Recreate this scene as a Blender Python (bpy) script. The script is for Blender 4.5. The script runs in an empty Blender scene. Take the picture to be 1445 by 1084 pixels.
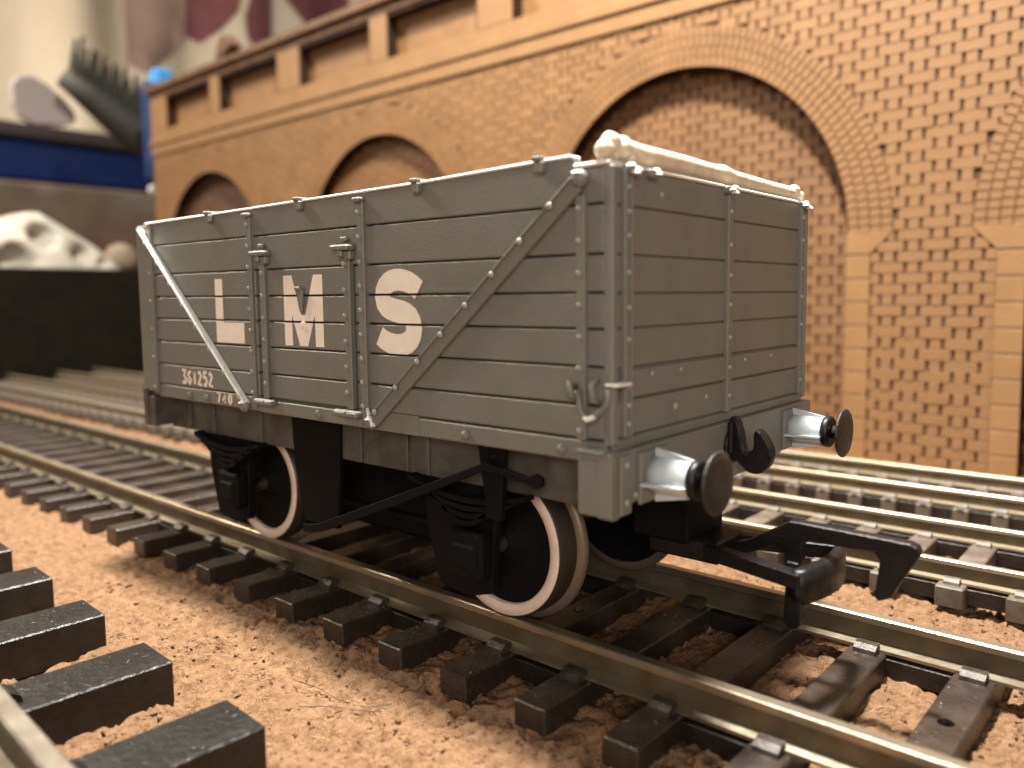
import bpy, bmesh, math, random
import numpy as np
from mathutils import Vector, Matrix
random.seed(7); np.random.seed(7)
# one Blender unit = one centimetre of the model railway
S = bpy.context.scene
C = S.collection
PI = math.pi
# ------------------------------------------------------------------ camera
cd = bpy.data.cameras.new('camera'); cam = bpy.data.objects.new('camera', cd); C.objects.link(cam); S.camera = cam
f = Vector((-0.63174964, 0.76984222, -0.09074886)); r = Vector((0.77350211, 0.63373486, -0.00863731)); u = Vector((-0.05086135, 0.07565105, 0.99583635))
m = Matrix((r, u, -f)).transposed().to_4x4(); m.translation = (5.96902, -5.68300, 2.58632); cam.matrix_world = m
cd.sensor_width = 36; cd.lens = 28.36; cd.shift_x = -0.02724; cd.shift_y = -0.01540; cd.clip_end = 400; cd.clip_start = .05
cd.dof.use_dof = True; cd.dof.focus_distance = 6.7; cd.dof.aperture_fstop = 0.32; cd.dof.aperture_blades = 0
# ------------------------------------------------------------------ light
W = bpy.data.worlds.new('World'); S.world = W; W.use_nodes = True
bg = W.node_tree.nodes['Background']; bg.inputs[0].default_value = (1.0, .90, .76, 1); bg.inputs[1].default_value = .29
def area(name, loc, tgt, size, power, col):
    l = bpy.data.lights.new(name, 'AREA'); l.shape = 'DISK'; l.size = size; l.energy = power; l.color = col
    o = bpy.data.objects.new(name, l); C.objects.link(o); o.location = loc
    o.rotation_euler = (Vector(tgt) - Vector(loc)).to_track_quat('-Z', 'Y').to_euler()
    return o
area('desk_lamp', (0.3, .1, 25), (0.3, .1, 0), 2.6, 31500, (1.0, .94, .85))
area('left_fill', (-38, -11, 34), (-32, 9, 4), 12, 26000, (1.0, .86, .68))  # added fill for the viaduct's left end and the cloth, source unseen
area('side_fill', (27, -33, 14), (0, 0, 2), 12, 7900, (1.0, .93, .84))  # added soft fill from the camera side for the wagon's upright faces
S.view_settings.view_transform = 'Standard'; S.view_settings.look = 'None'; S.view_settings.exposure = 0; S.view_settings.gamma = 1
S.render.engine = 'CYCLES'
# ------------------------------------------------------------------ materials
def mat(name, col, rough=.6, metal=0., spec=.5, noise=None, bump=None, coat=0., sheen=0.):
    """noise=(scale, colour2, contrast lo, hi)  bump=(scale, strength, distance)"""
    mt = bpy.data.materials.new(name); mt.use_nodes = True; nt = mt.node_tree; p = nt.nodes['Principled BSDF']
    p.inputs['Base Color'].default_value = (*col, 1); p.inputs['Roughness'].default_value = rough
    p.inputs['Metallic'].default_value = metal; p.inputs['Specular IOR Level'].default_value = spec
    p.inputs['Coat Weight'].default_value = coat
    if sheen: p.inputs['Sheen Weight'].default_value = sheen
    tc = nt.nodes.new('ShaderNodeTexCoord')
    if noise:
        n = nt.nodes.new('ShaderNodeTexNoise'); n.inputs['Scale'].default_value = noise[0]; n.inputs['Detail'].default_value = 5; n.inputs['Roughness'].default_value = .65
        nt.links.new(tc.outputs['Object'], n.inputs['Vector'])
        rp = nt.nodes.new('ShaderNodeValToRGB'); rp.color_ramp.elements[0].position = noise[2]; rp.color_ramp.elements[1].position = noise[3]
        rp.color_ramp.elements[0].color = (*col, 1); rp.color_ramp.elements[1].color = (*noise[1], 1)
        nt.links.new(n.outputs['Fac'], rp.inputs['Fac']); nt.links.new(rp.outputs['Color'], p.inputs['Base Color'])
    if bump:
        n = nt.nodes.new('ShaderNodeTexNoise'); n.inputs['Scale'].default_value = bump[0]; n.inputs['Detail'].default_value = 6; n.inputs['Roughness'].default_value = .6
        nt.links.new(tc.outputs['Object'], n.inputs['Vector'])
        b = nt.nodes.new('ShaderNodeBump'); b.inputs['Strength'].default_value = bump[1]; b.inputs['Distance'].default_value = bump[2]
        nt.links.new(n.outputs['Fac'], b.inputs['Height']); nt.links.new(b.outputs['Normal'], p.inputs['Normal'])
    return mt
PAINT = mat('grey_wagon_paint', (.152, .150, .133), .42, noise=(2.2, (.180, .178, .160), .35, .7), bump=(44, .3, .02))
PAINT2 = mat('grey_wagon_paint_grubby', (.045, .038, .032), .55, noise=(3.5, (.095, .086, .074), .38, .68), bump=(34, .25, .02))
LETTER = mat('cream_lettering', (.78, .70, .61), .55, noise=(9, (.84, .76, .66), .4, .7), bump=(40, .15, .015))
BLACK = mat('black_plastic', (.0055, .005, .0055), .40, spec=.30, noise=(8, (.012, .011, .012), .45, .7), bump=(26, .25, .02))
MATTE = mat('matt_black_underframe', (.0045, .004, .0045), .7, spec=.12)
DARKGREY = mat('dark_buffer_metal', (.014, .012, .011), .42, noise=(7, (.035, .030, .027), .45, .75), bump=(20, .5, .03))
RIM = mat('wheel_rim_metal', (.78, .62, .52), .5, noise=(6, (.66, .52, .43), .4, .7))
FLANGE = mat('dull_flange_metal', (.17, .125, .09), .4, metal=.3)
TREAD = mat('blackened_wheel_tread', (.035, .026, .018), .42, metal=.2)
RAIL = mat('nickel_silver_rail', (.46, .41, .31), .33, metal=.85, noise=(1.6, (.27, .225, .15), .35, .75), bump=(14, .2, .02))
RAILWEB = mat('tarnished_rail_web', (.085, .062, .036), .45, metal=.5, noise=(2.5, (.16, .125, .075), .35, .7), bump=(16, .3, .02))
RAILDULL = mat('tarnished_rail', (.20, .18, .14), .5, metal=.6, noise=(3, (.12, .10, .075), .4, .65), bump=(20, .4, .03))
RAILFAR = mat('nickel_silver_rail_dull', (.46, .40, .29), .40, metal=.75, noise=(2.5, (.37, .32, .22), .35, .7))
SLEEPER = mat('brown_black_sleeper_plastic', (.022, .015, .011), .36, noise=(4, (.050, .037, .028), .42, .72), bump=(22, .45, .03))
SLEEPER_BLACK = mat('black_sleeper_plastic', (.0085, .008, .0075), .30, noise=(5, (.020, .018, .016), .45, .7), bump=(16, .5, .03))
SLEEPFAR = mat('dusty_sleeper_plastic', (.075, .056, .042), .55, noise=(4, (.14, .115, .09), .4, .7))
WEBM = mat('sleeper_web_plastic', (.010, .007, .006), .45, noise=(4, (.025, .018, .014), .45, .7), bump=(20, .3, .03))
BONE = mat('bone_white_plaster', (.62, .52, .38), .6, noise=(7, (.72, .63, .49), .4, .65), bump=(30, .35, .02))
RIVET = mat('light_grey_rivet', (.29, .29, .265), .35)  # one lighter grey than the body paint
HOUSING = mat('buffer_paint_highlight', (.46, .51, .54), .7, spec=.25, noise=(5, (.56, .61, .64), .4, .7), bump=(30, .25, .02))  # grey housings made pale: the bluish lamp highlight is in the colour
WHITE = mat('highlight_and_foot_white', (.80, .80, .77), .7, bump=(40, .5, .02))  # lamp highlights painted on the wagon's edges; also plain white for the clamp foot
BLUE = mat('blue_plastic', (.02, .13, .42), .35)
DKBOX = mat('black_box_card', (.005, .004, .0025), .7, spec=.08, noise=(1.5, (.008, .006, .003), .4, .6))
# brick and stone: laser-burnt board
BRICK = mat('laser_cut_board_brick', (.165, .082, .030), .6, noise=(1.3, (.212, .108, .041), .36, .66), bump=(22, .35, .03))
BRICKFLAT = mat('laser_cut_board_recess_shade', (.135, .064, .023), .65, noise=(1.0, (.170, .083, .031), .36, .66), bump=(22, .3, .03))  # arch recesses: their shade is painted in, darker than the facade brick
STONE = mat('laser_cut_board_stone', (.195, .102, .039), .6, noise=(1.2, (.225, .120, .047), .36, .66), bump=(18, .25, .03))
BURNT = mat('charred_cut_edge', (.012, .006, .004), .85, spec=.1, noise=(2, (.028, .012, .006), .4, .65))
MORTAR = mat('burnt_mortar_groove', (.045, .018, .006), .8, noise=(3, (.085, .037, .013), .4, .65))
COPING = mat('burnt_coping_edge', (.085, .040, .016), .6, noise=(2, (.16, .08, .035), .4, .7))
def brick_random(mt):   # a little tone of its own for every brick object / island
    nt = mt.node_tree; p = nt.nodes['Principled BSDF']; src = p.inputs['Base Color'].links[0].from_socket
    g = nt.nodes.new('ShaderNodeNewGeometry'); mr = nt.nodes.new('ShaderNodeMapRange'); mr.inputs['To Min'].default_value = .91; mr.inputs['To Max'].default_value = 1.07
    nt.links.new(g.outputs['Random Per Island'], mr.inputs['Value'])
    mx = nt.nodes.new('ShaderNodeVectorMath'); mx.operation = 'SCALE'
    nt.links.new(src, mx.inputs[0]); nt.links.new(mr.outputs['Result'], mx.inputs['Scale']); nt.links.new(mx.outputs[0], p.inputs['Base Color'])
brick_random(BRICK)
# ------------------------------------------------------------------ mesh builder
class MB:
    def __init__(s): s.v = []; s.f = []; s.sm = []
    def add(s, vs, fs, smooth=False):
        o = len(s.v); s.v += [tuple(p) for p in vs]; s.f += [tuple(i + o for i in q) for q in fs]; s.sm += [smooth] * len(fs); return s
    def box(s, x0, x1, y0, y1, z0, z1, b=0.):
        if x0 > x1: x0, x1 = x1, x0
        if y0 > y1: y0, y1 = y1, y0
        if z0 > z1: z0, z1 = z1, z0
        if b <= 0:
            return s.add([(x, y, z) for x in (x0, x1) for y in (y0, y1) for z in (z0, z1)],
                  [(0, 1, 3, 2), (4, 6, 7, 5), (0, 4, 5, 1), (2, 3, 7, 6), (0, 2, 6, 4), (1, 5, 7, 3)])
        bm = bmesh.new(); bmesh.ops.create_cube(bm, size=1)
        for v in bm.verts: v.co = ((x0 + x1) / 2 + v.co.x * (x1 - x0), (y0 + y1) / 2 + v.co.y * (y1 - y0), (z0 + z1) / 2 + v.co.z * (z1 - z0))
        bmesh.ops.bevel(bm, geom=list(bm.edges), offset=min(b, (x1 - x0) * .45, (y1 - y0) * .45, (z1 - z0) * .45), segments=1, affect='EDGES')
        return s.bm(bm)
    def bm(s, bm, smooth=False):
        bm.verts.index_update(); s.add([v.co[:] for v in bm.verts], [[v.index for v in q.verts] for q in bm.faces], smooth); bm.free(); return s
    def prism(s, pts, d0, d1, plane='xz', b=0.):
        """polygon pts in a plane, thickness from d0 to d1 along the third axis"""
        def P(a, c, d): return {'xz': (a, d, c), 'yz': (d, a, c), 'xy': (a, c, d)}[plane]
        bm = bmesh.new(); v0 = [bm.verts.new(P(a, c, d0)) for a, c in pts]; v1 = [bm.verts.new(P(a, c, d1)) for a, c in pts]
        bm.faces.new(v0); bm.faces.new(v1[::-1]); n = len(pts)
        for i in range(n): bm.faces.new((v0[(i + 1) % n], v0[i], v1[i], v1[(i + 1) % n]))
        bmesh.ops.recalc_face_normals(bm, faces=bm.faces)
        if b: bmesh.ops.bevel(bm, geom=list(bm.edges), offset=b, segments=1, affect='EDGES')
        bmesh.ops.triangulate(bm, faces=[q for q in bm.faces if len(q.verts) > 4])
        return s.bm(bm)
    def lathe(s, prof, o, axis='x', n=32, smooth=True, cap=True):
        """prof: (distance along axis, radius)"""
        vs = []; fs = []
        for a, R in prof:
            for k in range(n):
                t = 2 * PI * k / n; c_, s_ = math.cos(t) * R, math.sin(t) * R
                vs.append({'x': (o[0] + a, o[1] + c_, o[2] + s_), 'y': (o[0] + c_, o[1] + a, o[2] + s_), 'z': (o[0] + c_, o[1] + s_, o[2] + a)}[axis])
        for i in range(len(prof) - 1):
            for k in range(n): fs.append((i * n + k, i * n + (k + 1) % n, (i + 1) * n + (k + 1) % n, (i + 1) * n + k))
        s.add(vs, fs, smooth)
        if cap:
            L = len(prof) - 1; o2 = len(s.v) - len(vs)
            s.f.append(tuple(o2 + k for k in range(n))[::-1]); s.sm.append(False)
            s.f.append(tuple(o2 + L * n + k for k in range(n))); s.sm.append(False)
        return s
    def tube(s, path, R, n=10, smooth=True, closed=False):
        P = [Vector(p) for p in path]; m_ = len(P); RR = R if hasattr(R, '__len__') else [R] * m_
        vs = []; fs = []; up = None
        for i, p in enumerate(P):
            t = (P[(i + 1) % m_] - P[i - 1]) if closed else (P[min(i + 1, m_ - 1)] - P[max(i - 1, 0)])
            t.normalize()
            if up is None: up = t.orthogonal().normalized()
            up = (up - t * up.dot(t)).normalized(); w = t.cross(up)
            for k in range(n):
                a = 2 * PI * k / n; vs.append(tuple(p + (up * math.cos(a) + w * math.sin(a)) * RR[i]))
        for i in range(m_ if closed else m_ - 1):
            j = (i + 1) % m_
            for k in range(n): fs.append((i * n + k, i * n + (k + 1) % n, j * n + (k + 1) % n, j * n + k))
        if not closed: fs += [tuple(range(n))[::-1], tuple((m_ - 1) * n + k for k in range(n))]
        return s.add(vs, fs, smooth)
    def dome(s, c_, R, ax, h=.6, n=8):
        """rivet head: a low dome pointing along ax ('-y','x','z')"""
        vs = []; fs = []
        rings = [(1, 0), (.85, .5), (.45, .9)]
        def P(a, b_, d):
            if ax == '-y': return (c_[0] + a, c_[1] - d, c_[2] + b_)
            if ax == '+y': return (c_[0] + a, c_[1] + d, c_[2] + b_)
            if ax == 'x': return (c_[0] + d, c_[1] + a, c_[2] + b_)
            return (c_[0] + a, c_[1] + b_, c_[2] + d)
        for rr, hh in rings:
            for k in range(n): t = 2 * PI * k / n; vs.append(P(R * rr * math.cos(t), R * rr * math.sin(t), R * h * hh))
        vs.append(P(0, 0, R * h))
        for i in range(2):
            for k in range(n): fs.append((i * n + k, i * n + (k + 1) % n, (i + 1) * n + (k + 1) % n, (i + 1) * n + k))
        for k in range(n): fs.append((2 * n + k, 2 * n + (k + 1) % n, 3 * n))
        return s.add(vs, fs, True)
    def mesh(s, name, m_):
        me = bpy.data.meshes.new(name); me.from_pydata(s.v, [], s.f); me.materials.append(m_)
        me.polygons.foreach_set('use_smooth', s.sm); me.update()
        bm = bmesh.new(); bm.from_mesh(me); bmesh.ops.recalc_face_normals(bm, faces=bm.faces); bm.to_mesh(me); bm.free()
        return me
    def build(s, name, m_, parent=None, kind=None, label=None):
        return link(name, s.mesh(name, m_), parent, kind, label)
def link(name, me, parent=None, kind=None, label=None):
    o = bpy.data.objects.new(name, me); C.objects.link(o)
    if parent: o.parent = parent
    if kind: o['kind'] = kind
    if label: o['label'] = label
    return o
def thing(name, label, cat, loc=(0, 0, 0), rz=0., group=None):
    o = bpy.data.objects.new(name, None); C.objects.link(o); o.location = loc; o.rotation_euler = (0, 0, rz); o.empty_display_size = .3
    o['label'] = label; o['category'] = cat
    if group: o['group'] = group
    return o
def tag(o, label, cat, group=None):
    o['label'] = label; o['category'] = cat
    if group: o['group'] = group
    return o
# ------------------------------------------------------------------ ground: cork-like ballast sheet
def vnoise(X, Y, sc, seed):
    rs = np.random.RandomState(seed); G = rs.rand(256, 256)
    x = X * sc + 1000; y = Y * sc + 1000; xi = np.floor(x).astype(int); yi = np.floor(y).astype(int); fx = x - xi; fy = y - yi
    fx = fx * fx * (3 - 2 * fx); fy = fy * fy * (3 - 2 * fy)
    g = lambda a, b: G[a % 256, b % 256]
    return (g(xi, yi) * (1 - fx) + g(xi + 1, yi) * fx) * (1 - fy) + (g(xi, yi + 1) * (1 - fx) + g(xi + 1, yi + 1) * fx) * fy
def ground_h(X, Y):
    h = (vnoise(X, Y, 1.1, 1) - .5) * .05 + (vnoise(X, Y, 3.3, 2) - .5) * .05
    wx = X + .12 * (vnoise(X, Y, 6, 8) - .5); wy = Y + .12 * (vnoise(X, Y, 6, 9) - .5)
    n3 = vnoise(wx, wy, 8, 3); n4 = vnoise(wx, wy, 15, 4); n5 = vnoise(wx, wy, 27, 5)
    h += .028 * (np.abs(n3 - .5) * 2) + .020 * (np.abs(n4 - .5) * 2) + .012 * n5
    h -= .040 * np.exp(-np.abs(n3 - .5) / .035) + .026 * np.exp(-np.abs(n4 - .5) / .05)
    pit = np.clip((vnoise(wx, wy, 5.5, 6) - .74) / .1, 0, 1); h -= .05 * pit * vnoise(X, Y, 12, 7)
    pit2 = np.clip((vnoise(wx, wy, 14, 16) - .80) / .08, 0, 1); h -= .035 * pit2
    return h
def axis_samples(lo, hi, fine_lo, fine_hi, d, grow=1.12):
    a = list(np.arange(fine_lo, fine_hi, d)); st = d; x = a[-1]
    while x < hi: st = min(st * grow, 2.0); x += st; a.append(x)
    st = d; x = a[0]
    while x > lo: st = min(st * grow, 2.0); x -= st; a.insert(0, x)
    return np.array(a)
GZ = -.46
xs = axis_samples(-60, 40, -3.2, 6.2, .026, 1.035); ys = axis_samples(-30, 40, -4.6, 2.8, .026, 1.06)
X, Y = np.meshgrid(xs, ys, indexing='ij'); Z = GZ + ground_h(X, Y)
nx, ny = X.shape; idx = np.arange(nx * ny).reshape(nx, ny)
fa = np.stack([idx[:-1, :-1], idx[1:, :-1], idx[1:, 1:], idx[:-1, 1:]], -1).reshape(-1, 4)
me = bpy.data.meshes.new('ground'); me.from_pydata(np.stack([X, Y, Z], -1).reshape(-1, 3).tolist(), [], fa.tolist())
me.polygons.foreach_set('use_smooth', [True] * len(fa))
CORK = mat('cork_ballast', (.178, .096, .048), .85, spec=.2, noise=(9, (.285, .166, .092), .34, .60), bump=(30, 1.0, .06))
nt = CORK.node_tree; p = nt.nodes['Principled BSDF']; src = p.inputs['Base Color'].links[0].from_socket     # dark cork specks
tcn = nt.nodes.new('ShaderNodeTexCoord'); vo = nt.nodes.new('ShaderNodeTexNoise'); vo.inputs['Scale'].default_value = 11; vo.inputs['Detail'].default_value = 3
nt.links.new(tcn.outputs['Object'], vo.inputs['Vector']); rp = nt.nodes.new('ShaderNodeValToRGB'); rp.color_ramp.elements[0].position = .27; rp.color_ramp.elements[1].position = .36
rp.color_ramp.elements[0].color = (.28, .20, .15, 1); rp.color_ramp.elements[1].color = (1, 1, 1, 1); nt.links.new(vo.outputs['Fac'], rp.inputs['Fac'])
mx = nt.nodes.new('ShaderNodeVectorMath'); mx.operation = 'MULTIPLY'; nt.links.new(src, mx.inputs[0]); nt.links.new(rp.outputs['Color'], mx.inputs[1]); nt.links.new(mx.outputs[0], p.inputs['Base Color'])
me.materials.append(CORK); ground = link('ground', me, kind='structure')
# loose crumbs
cr = MB()
def crumb(x, y, z, R):
    bm = bmesh.new(); bmesh.ops.create_icosphere(bm, subdivisions=1, radius=R)
    sx, sy, sz = [random.uniform(.6, 1.5) for _ in range(3)]; a = random.random() * 6
    for v in bm.verts:
        c = v.co * random.uniform(.75, 1.2); v.co = (x + (c.x * math.cos(a) - c.y * math.sin(a)) * sx, y + (c.x * math.sin(a) + c.y * math.cos(a)) * sy, z + c.z * sz * .7)
    cr.bm(bm)
for k in range(3200):
    x = random.uniform(-3, 6); y = random.uniform(-4.4, 2.4)
    crumb(x, y, GZ + float(ground_h(np.array([[x]]), np.array([[y]]))[0, 0]) + .004, random.choice((.006, .009, .012, .018, .024)))
cr.build('ballast_crumbs', CORK, kind='stuff')
# ------------------------------------------------------------------ tracks
def rail_mesh(L0, L1, sc, m_, name='rail', step=None):
    pr = [(-.11, -.25), (.11, -.25), (.11, -.225), (.028, -.205), (.024, -.075), (.05, -.058), (.05, -.010), (.038, 0), (-.038, 0), (-.05, -.010), (-.05, -.058), (-.024, -.075), (-.028, -.205), (-.11, -.225)]
    pr = [(a * sc, b * sc) for a, b in pr]; n = len(pr)
    mb = MB(); xs_ = [L0, L1]; dull = {2, 3, 4, 9, 10, 11}
    vs = [(x, a, b) for x in xs_ for a, b in pr]
    mb.add(vs, [(k, (k + 1) % n, n + (k + 1) % n, n + k) for k in range(n)] + [tuple(range(n)), tuple(range(n, 2 * n))])
    me_ = mb.mesh(name, m_); me_.materials.append(RAILWEB)
    for q in me_.polygons:
        c_ = q.center
        if abs(q.normal.x) < .5 and -.2 * sc < c_.z < -.02 * sc and abs(c_.y) < .045 * sc: q.material_index = 1
    return me_
def sleeper_bm(w, half, top, thick, hole=False):
    mb = MB()
    if not hole: return mb.box(-w / 2, w / 2, -half, half, top - thick, top, .012)
    N = 14; R = .055; b = .012
    outer = [(-w / 2 + b, -half), (w / 2 - b, -half), (w / 2 - b, half), (-w / 2 + b, half)]
    bm = bmesh.new(); ov = [bm.verts.new((a, c, top)) for a, c in outer]; iv = [bm.verts.new((R * math.cos(2 * PI * k / N), R * math.sin(2 * PI * k / N), top)) for k in range(N)]
    eo = [bm.edges.new((ov[i], ov[(i + 1) % 4])) for i in range(4)]; ei = [bm.edges.new((iv[i], iv[(i + 1) % N])) for i in range(N)]
    bmesh.ops.triangle_fill(bm, edges=eo + ei, use_beauty=True)
    lv = [bm.verts.new((v.co.x, v.co.y, top - .12)) for v in iv]
    for i in range(N): bm.faces.new((iv[i], iv[(i + 1) % N], lv[(i + 1) % N], lv[i]))
    bm.faces.new(lv)
    s0 = [bm.verts.new((a, c, z)) for a, c, z in ((-w / 2, -half, top - b), (w / 2, -half, top - b), (w / 2, half, top - b), (-w / 2, half, top - b))]
    s1 = [bm.verts.new((v.co.x, v.co.y, top - thick)) for v in s0]
    for i in range(4):
        j = (i + 1) % 4; bm.faces.new((ov[i], ov[j], s0[j], s0[i])); bm.faces.new((s0[i], s0[j], s1[j], s1[i]))
    bm.faces.new(s1); mb.bm(bm); return mb
def chair_mb(sc, foot):
    """moulded rail fixing gripping both edges of the rail foot; local origin at rail centre, foot bottom"""
    mb = MB()
    pr = [(-(foot + .10), -.004), (foot + .10, -.004), (foot + .09, .035), (foot + .045, .065), (foot - .02, .070), (foot - .03, .036), (foot + .012, .026), (foot + .012, .003), (-(foot + .012), .003), (-(foot + .012), .026), (-(foot - .03), .036), (-(foot - .02), .070), (-(foot + .045), .065), (-(foot + .09), .035)]
    mb.prism([(a * sc, b * sc) for a, b in pr], -.085 * sc, .085 * sc, 'yz')
    mb.prism([(-(foot + .17) * sc, .0), ((foot + .17) * sc, .0), ((foot + .17) * sc, .018 * sc), ((foot + .1) * sc, .02 * sc), (-(foot + .1) * sc, .02 * sc), (-(foot + .17) * sc, .018 * sc)][::-1] if False else [(-(foot + .17) * sc, -.003), ((foot + .17) * sc, -.003), ((foot + .17) * sc, .002), (-(foot + .17) * sc, .002)], -.05 * sc, .05 * sc, 'yz')
    return mb
def make_track(name, label, y0, rz, rails, gz, sc, pitch, x0, x1, half, smat, rmat, wmat, w, thick, phase=0., holes=(), railmeta=None, webs=True, thick_base=None, rail_x=None, group=None, both_webs=False, yc=0., z0=0.):
    group = 'model railway tracks laid side by side on the cork'
    t = thing(name, label, 'track', (0, y0, z0), rz, group)
    rx = rail_x or (x0, x1); rm = rail_mesh(rx[0], rx[1], sc, rmat)
    for y in rails:
        o = link('rail', rm, t); o.location.y = y
    top = -.25 * sc; k0 = math.ceil((x0 - phase) / pitch); k1 = math.floor((x1 - phase) / pitch)
    sm = sleeper_bm(w, half, top, thick).mesh('sleeper', smat); sh = sleeper_bm(w, half, top, thick, True).mesh('sleeper', smat) if holes else None
    cm = chair_mb(sc, .11).mesh('rail_chair', smat)
    wm = MB().box(w / 2 - .002, pitch - w / 2 + .002, -.13 * sc, .13 * sc, top - thick * .92, top - .03, .004).mesh('web', wmat)
    for i, k in enumerate(range(k0, k1 + 1)):
        o = link('sleeper', sh if k in holes else sm, t); o.location = (phase + k * pitch, yc, 0)
        o.rotation_euler.z = random.uniform(-.006, .006)
        for y in rails:
            c_ = link('rail_chair', cm, o); c_.location = (0, y - yc, top)
            if webs and (both_webs or (i + (y > yc)) % 2 == 0):
                w_ = link('web', wm, o); w_.location = (0, y - yc, 0)
    return t
GA = .9075
main = make_track('railway_track', 'track of narrow black-brown sleepers carrying the grey goods wagon', 0, -.0129, (-GA, GA), GZ, 1., .762, -26, 9.5, 1.56, SLEEPER, RAIL, WEBM, .285, .20, phase=.225, holes=(6, 2, -2, -6), both_webs=False)
t2 = make_track('railway_track', 'first track behind the wagon, its rails passing behind the big black coupling hook', 0, 0., (2.71, 4.15), GZ, .8, .60, -26, 9.5, .96, SLEEPFAR, RAILFAR, WEBM, .25, .20, phase=.05, both_webs=True, yc=3.43, holes=(8,))
t3 = make_track('railway_track', 'farthest track, with pale shining rails at the foot of the brick viaduct', 0, 0., (5.76, 6.97), GZ, .8, .445, -26, 9.5, .82, SLEEPFAR, RAILFAR, WEBM, .19, .20, phase=.14, both_webs=True, yc=6.365)
# big foreground track (larger scale, black sleepers)
fg = make_track('railway_track', 'large-scale track with chunky glossy black sleepers in the near left corner', -5.55, -.055, (-1.36, 1.42), GZ, 1.25, 1.36, -9, 4, 2.62, SLEEPER_BLACK, RAILDULL, WEBM, .52, .35, phase=1.09, webs=False, z0=.185)
DUST = mat('pale_dust', (.20, .18, .145), .6)
db = MB(); rq = random.Random(11)
for k in range(90):
    kk = rq.randint(-3, 1); px_ = 1.09 + 1.36 * kk + rq.uniform(-.24, .24); py_ = rq.uniform(-.1, 2.58); a = rq.uniform(-.5, .9) + (PI / 2 if rq.random() < .6 else 0)
    L_ = rq.choice((.004, .007, .012, .03)) ; w_ = .0012 if L_ > .02 else .003; ca, sa = math.cos(a), math.sin(a)
    P = [(px_ + ca * i_ * L_ - sa * j_ * w_, py_ + sa * i_ * L_ + ca * j_ * w_, -.3115) for i_, j_ in ((-1, -1), (1, -1), (1, 1), (-1, 1))]
    Q = [(x, y, z + .004) for x, y, z in P]; db.add(P + Q, [(0, 1, 2, 3), (4, 5, 6, 7), (0, 1, 5, 4), (1, 2, 6, 5), (2, 3, 7, 6), (3, 0, 4, 7)])
db.build('dust_flecks', DUST, fg, kind='stuff')
db = MB()
for k in range(240):
    kk = rq.randint(-6, 7); px_ = .225 + .762 * kk + rq.uniform(-.13, .13); py_ = rq.uniform(-1.5, 1.5); a = rq.uniform(0, PI)
    L_ = rq.choice((.004, .007, .012, .025)) ; w_ = .0012 if L_ > .015 else .003; ca, sa = math.cos(a), math.sin(a)
    P = [(px_ + ca * i_ * L_ - sa * j_ * w_, py_ + sa * i_ * L_ + ca * j_ * w_, -.2495) for i_, j_ in ((-1, -1), (1, -1), (1, 1), (-1, 1))]
    Q = [(x, y, z + .003) for x, y, z in P]; db.add(P + Q, [(0, 1, 2, 3), (4, 5, 6, 7), (0, 1, 5, 4), (1, 2, 6, 5), (2, 3, 7, 6), (3, 0, 4, 7)])
db.build('dust_flecks', DUST, main, kind='stuff')
# ------------------------------------------------------------------ the wagon
wg = thing('goods_wagon', 'grey open goods wagon with big cream side letters standing on the middle track', 'wagon')
YS = -1.56; XE = 3.15
ZL = [3.374, 3.144, 2.836, 2.597, 2.368, 2.130, 1.885, 1.662, 1.515]
gap = .007
def plank(x0, x1, z0, z1, y=YS, t=.07):
    MB().box(x0, x1, y, y + t, z0 + gap, z1 - gap, .008).build('plank', PAINT, wg)
# carcass behind the planks
MB().box(-3.13, 3.13, -1.50, -1.43, 1.52, 3.36).box(-3.13, 3.13, 1.43, 1.50, 1.52, 3.36).box(-3.13, -3.06, -1.43, 1.43, 1.52, 3.36).box(3.06, 3.13, -1.43, 1.43, 1.52, 3.36).build('body_shell', PAINT, wg)
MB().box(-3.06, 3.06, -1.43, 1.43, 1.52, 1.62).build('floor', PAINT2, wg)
# near side: top plank rises slightly towards the right as in the photo
MB().prism([(-3.0, ZL[1] + gap), (2.885, ZL[1] + gap), (2.885, 3.438), (2.80, 3.440), (1.5, 3.405), (-1.5, 3.378), (-3.0, 3.372)], YS, YS + .07, 'xz', .008).build('plank', PAINT, wg)
plank(2.895, 3.10, ZL[1], 3.372)
MB().prism([(-2.9, 3.374), (-1.5, 3.380), (1.5, 3.407), (2.86, 3.440), (2.86, 3.460), (1.5, 3.427), (-1.5, 3.400), (-2.9, 3.394)], YS - .020, YS + .10, 'xz', .0095).build('capping_strip', WHITE, wg, label='iron capping with painted-on white highlight along the near side')  # white stands for the lamp highlight along the top edge
plank(-2.77, 3.10, ZL[2], ZL[1])
for i in range(2, 8):
    plank(-2.77, -.80, ZL[i + 1], ZL[i])
for i in range(2, 7):
    plank(.72, 3.10, ZL[i + 1], ZL[i]) if i != 6 else None
MB().box(.72, 3.10, YS, YS + .07, ZL[7] + gap, ZL[6] - gap, .011).build('plank', PAINT, wg)
MB().box(1.38, 3.12, YS, YS + .07, ZL[8], ZL[7] - gap, .011).box(.68, 1.38, YS, YS + .069, ZL[8], ZL[7] + gap, .004).build('bottom_rail', PAINT, wg)
MB().box(-.80, .68, YS - .004, YS + .066, ZL[8], ZL[7] - .025, .01).build('bottom_rail', PAINT, wg)
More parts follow.
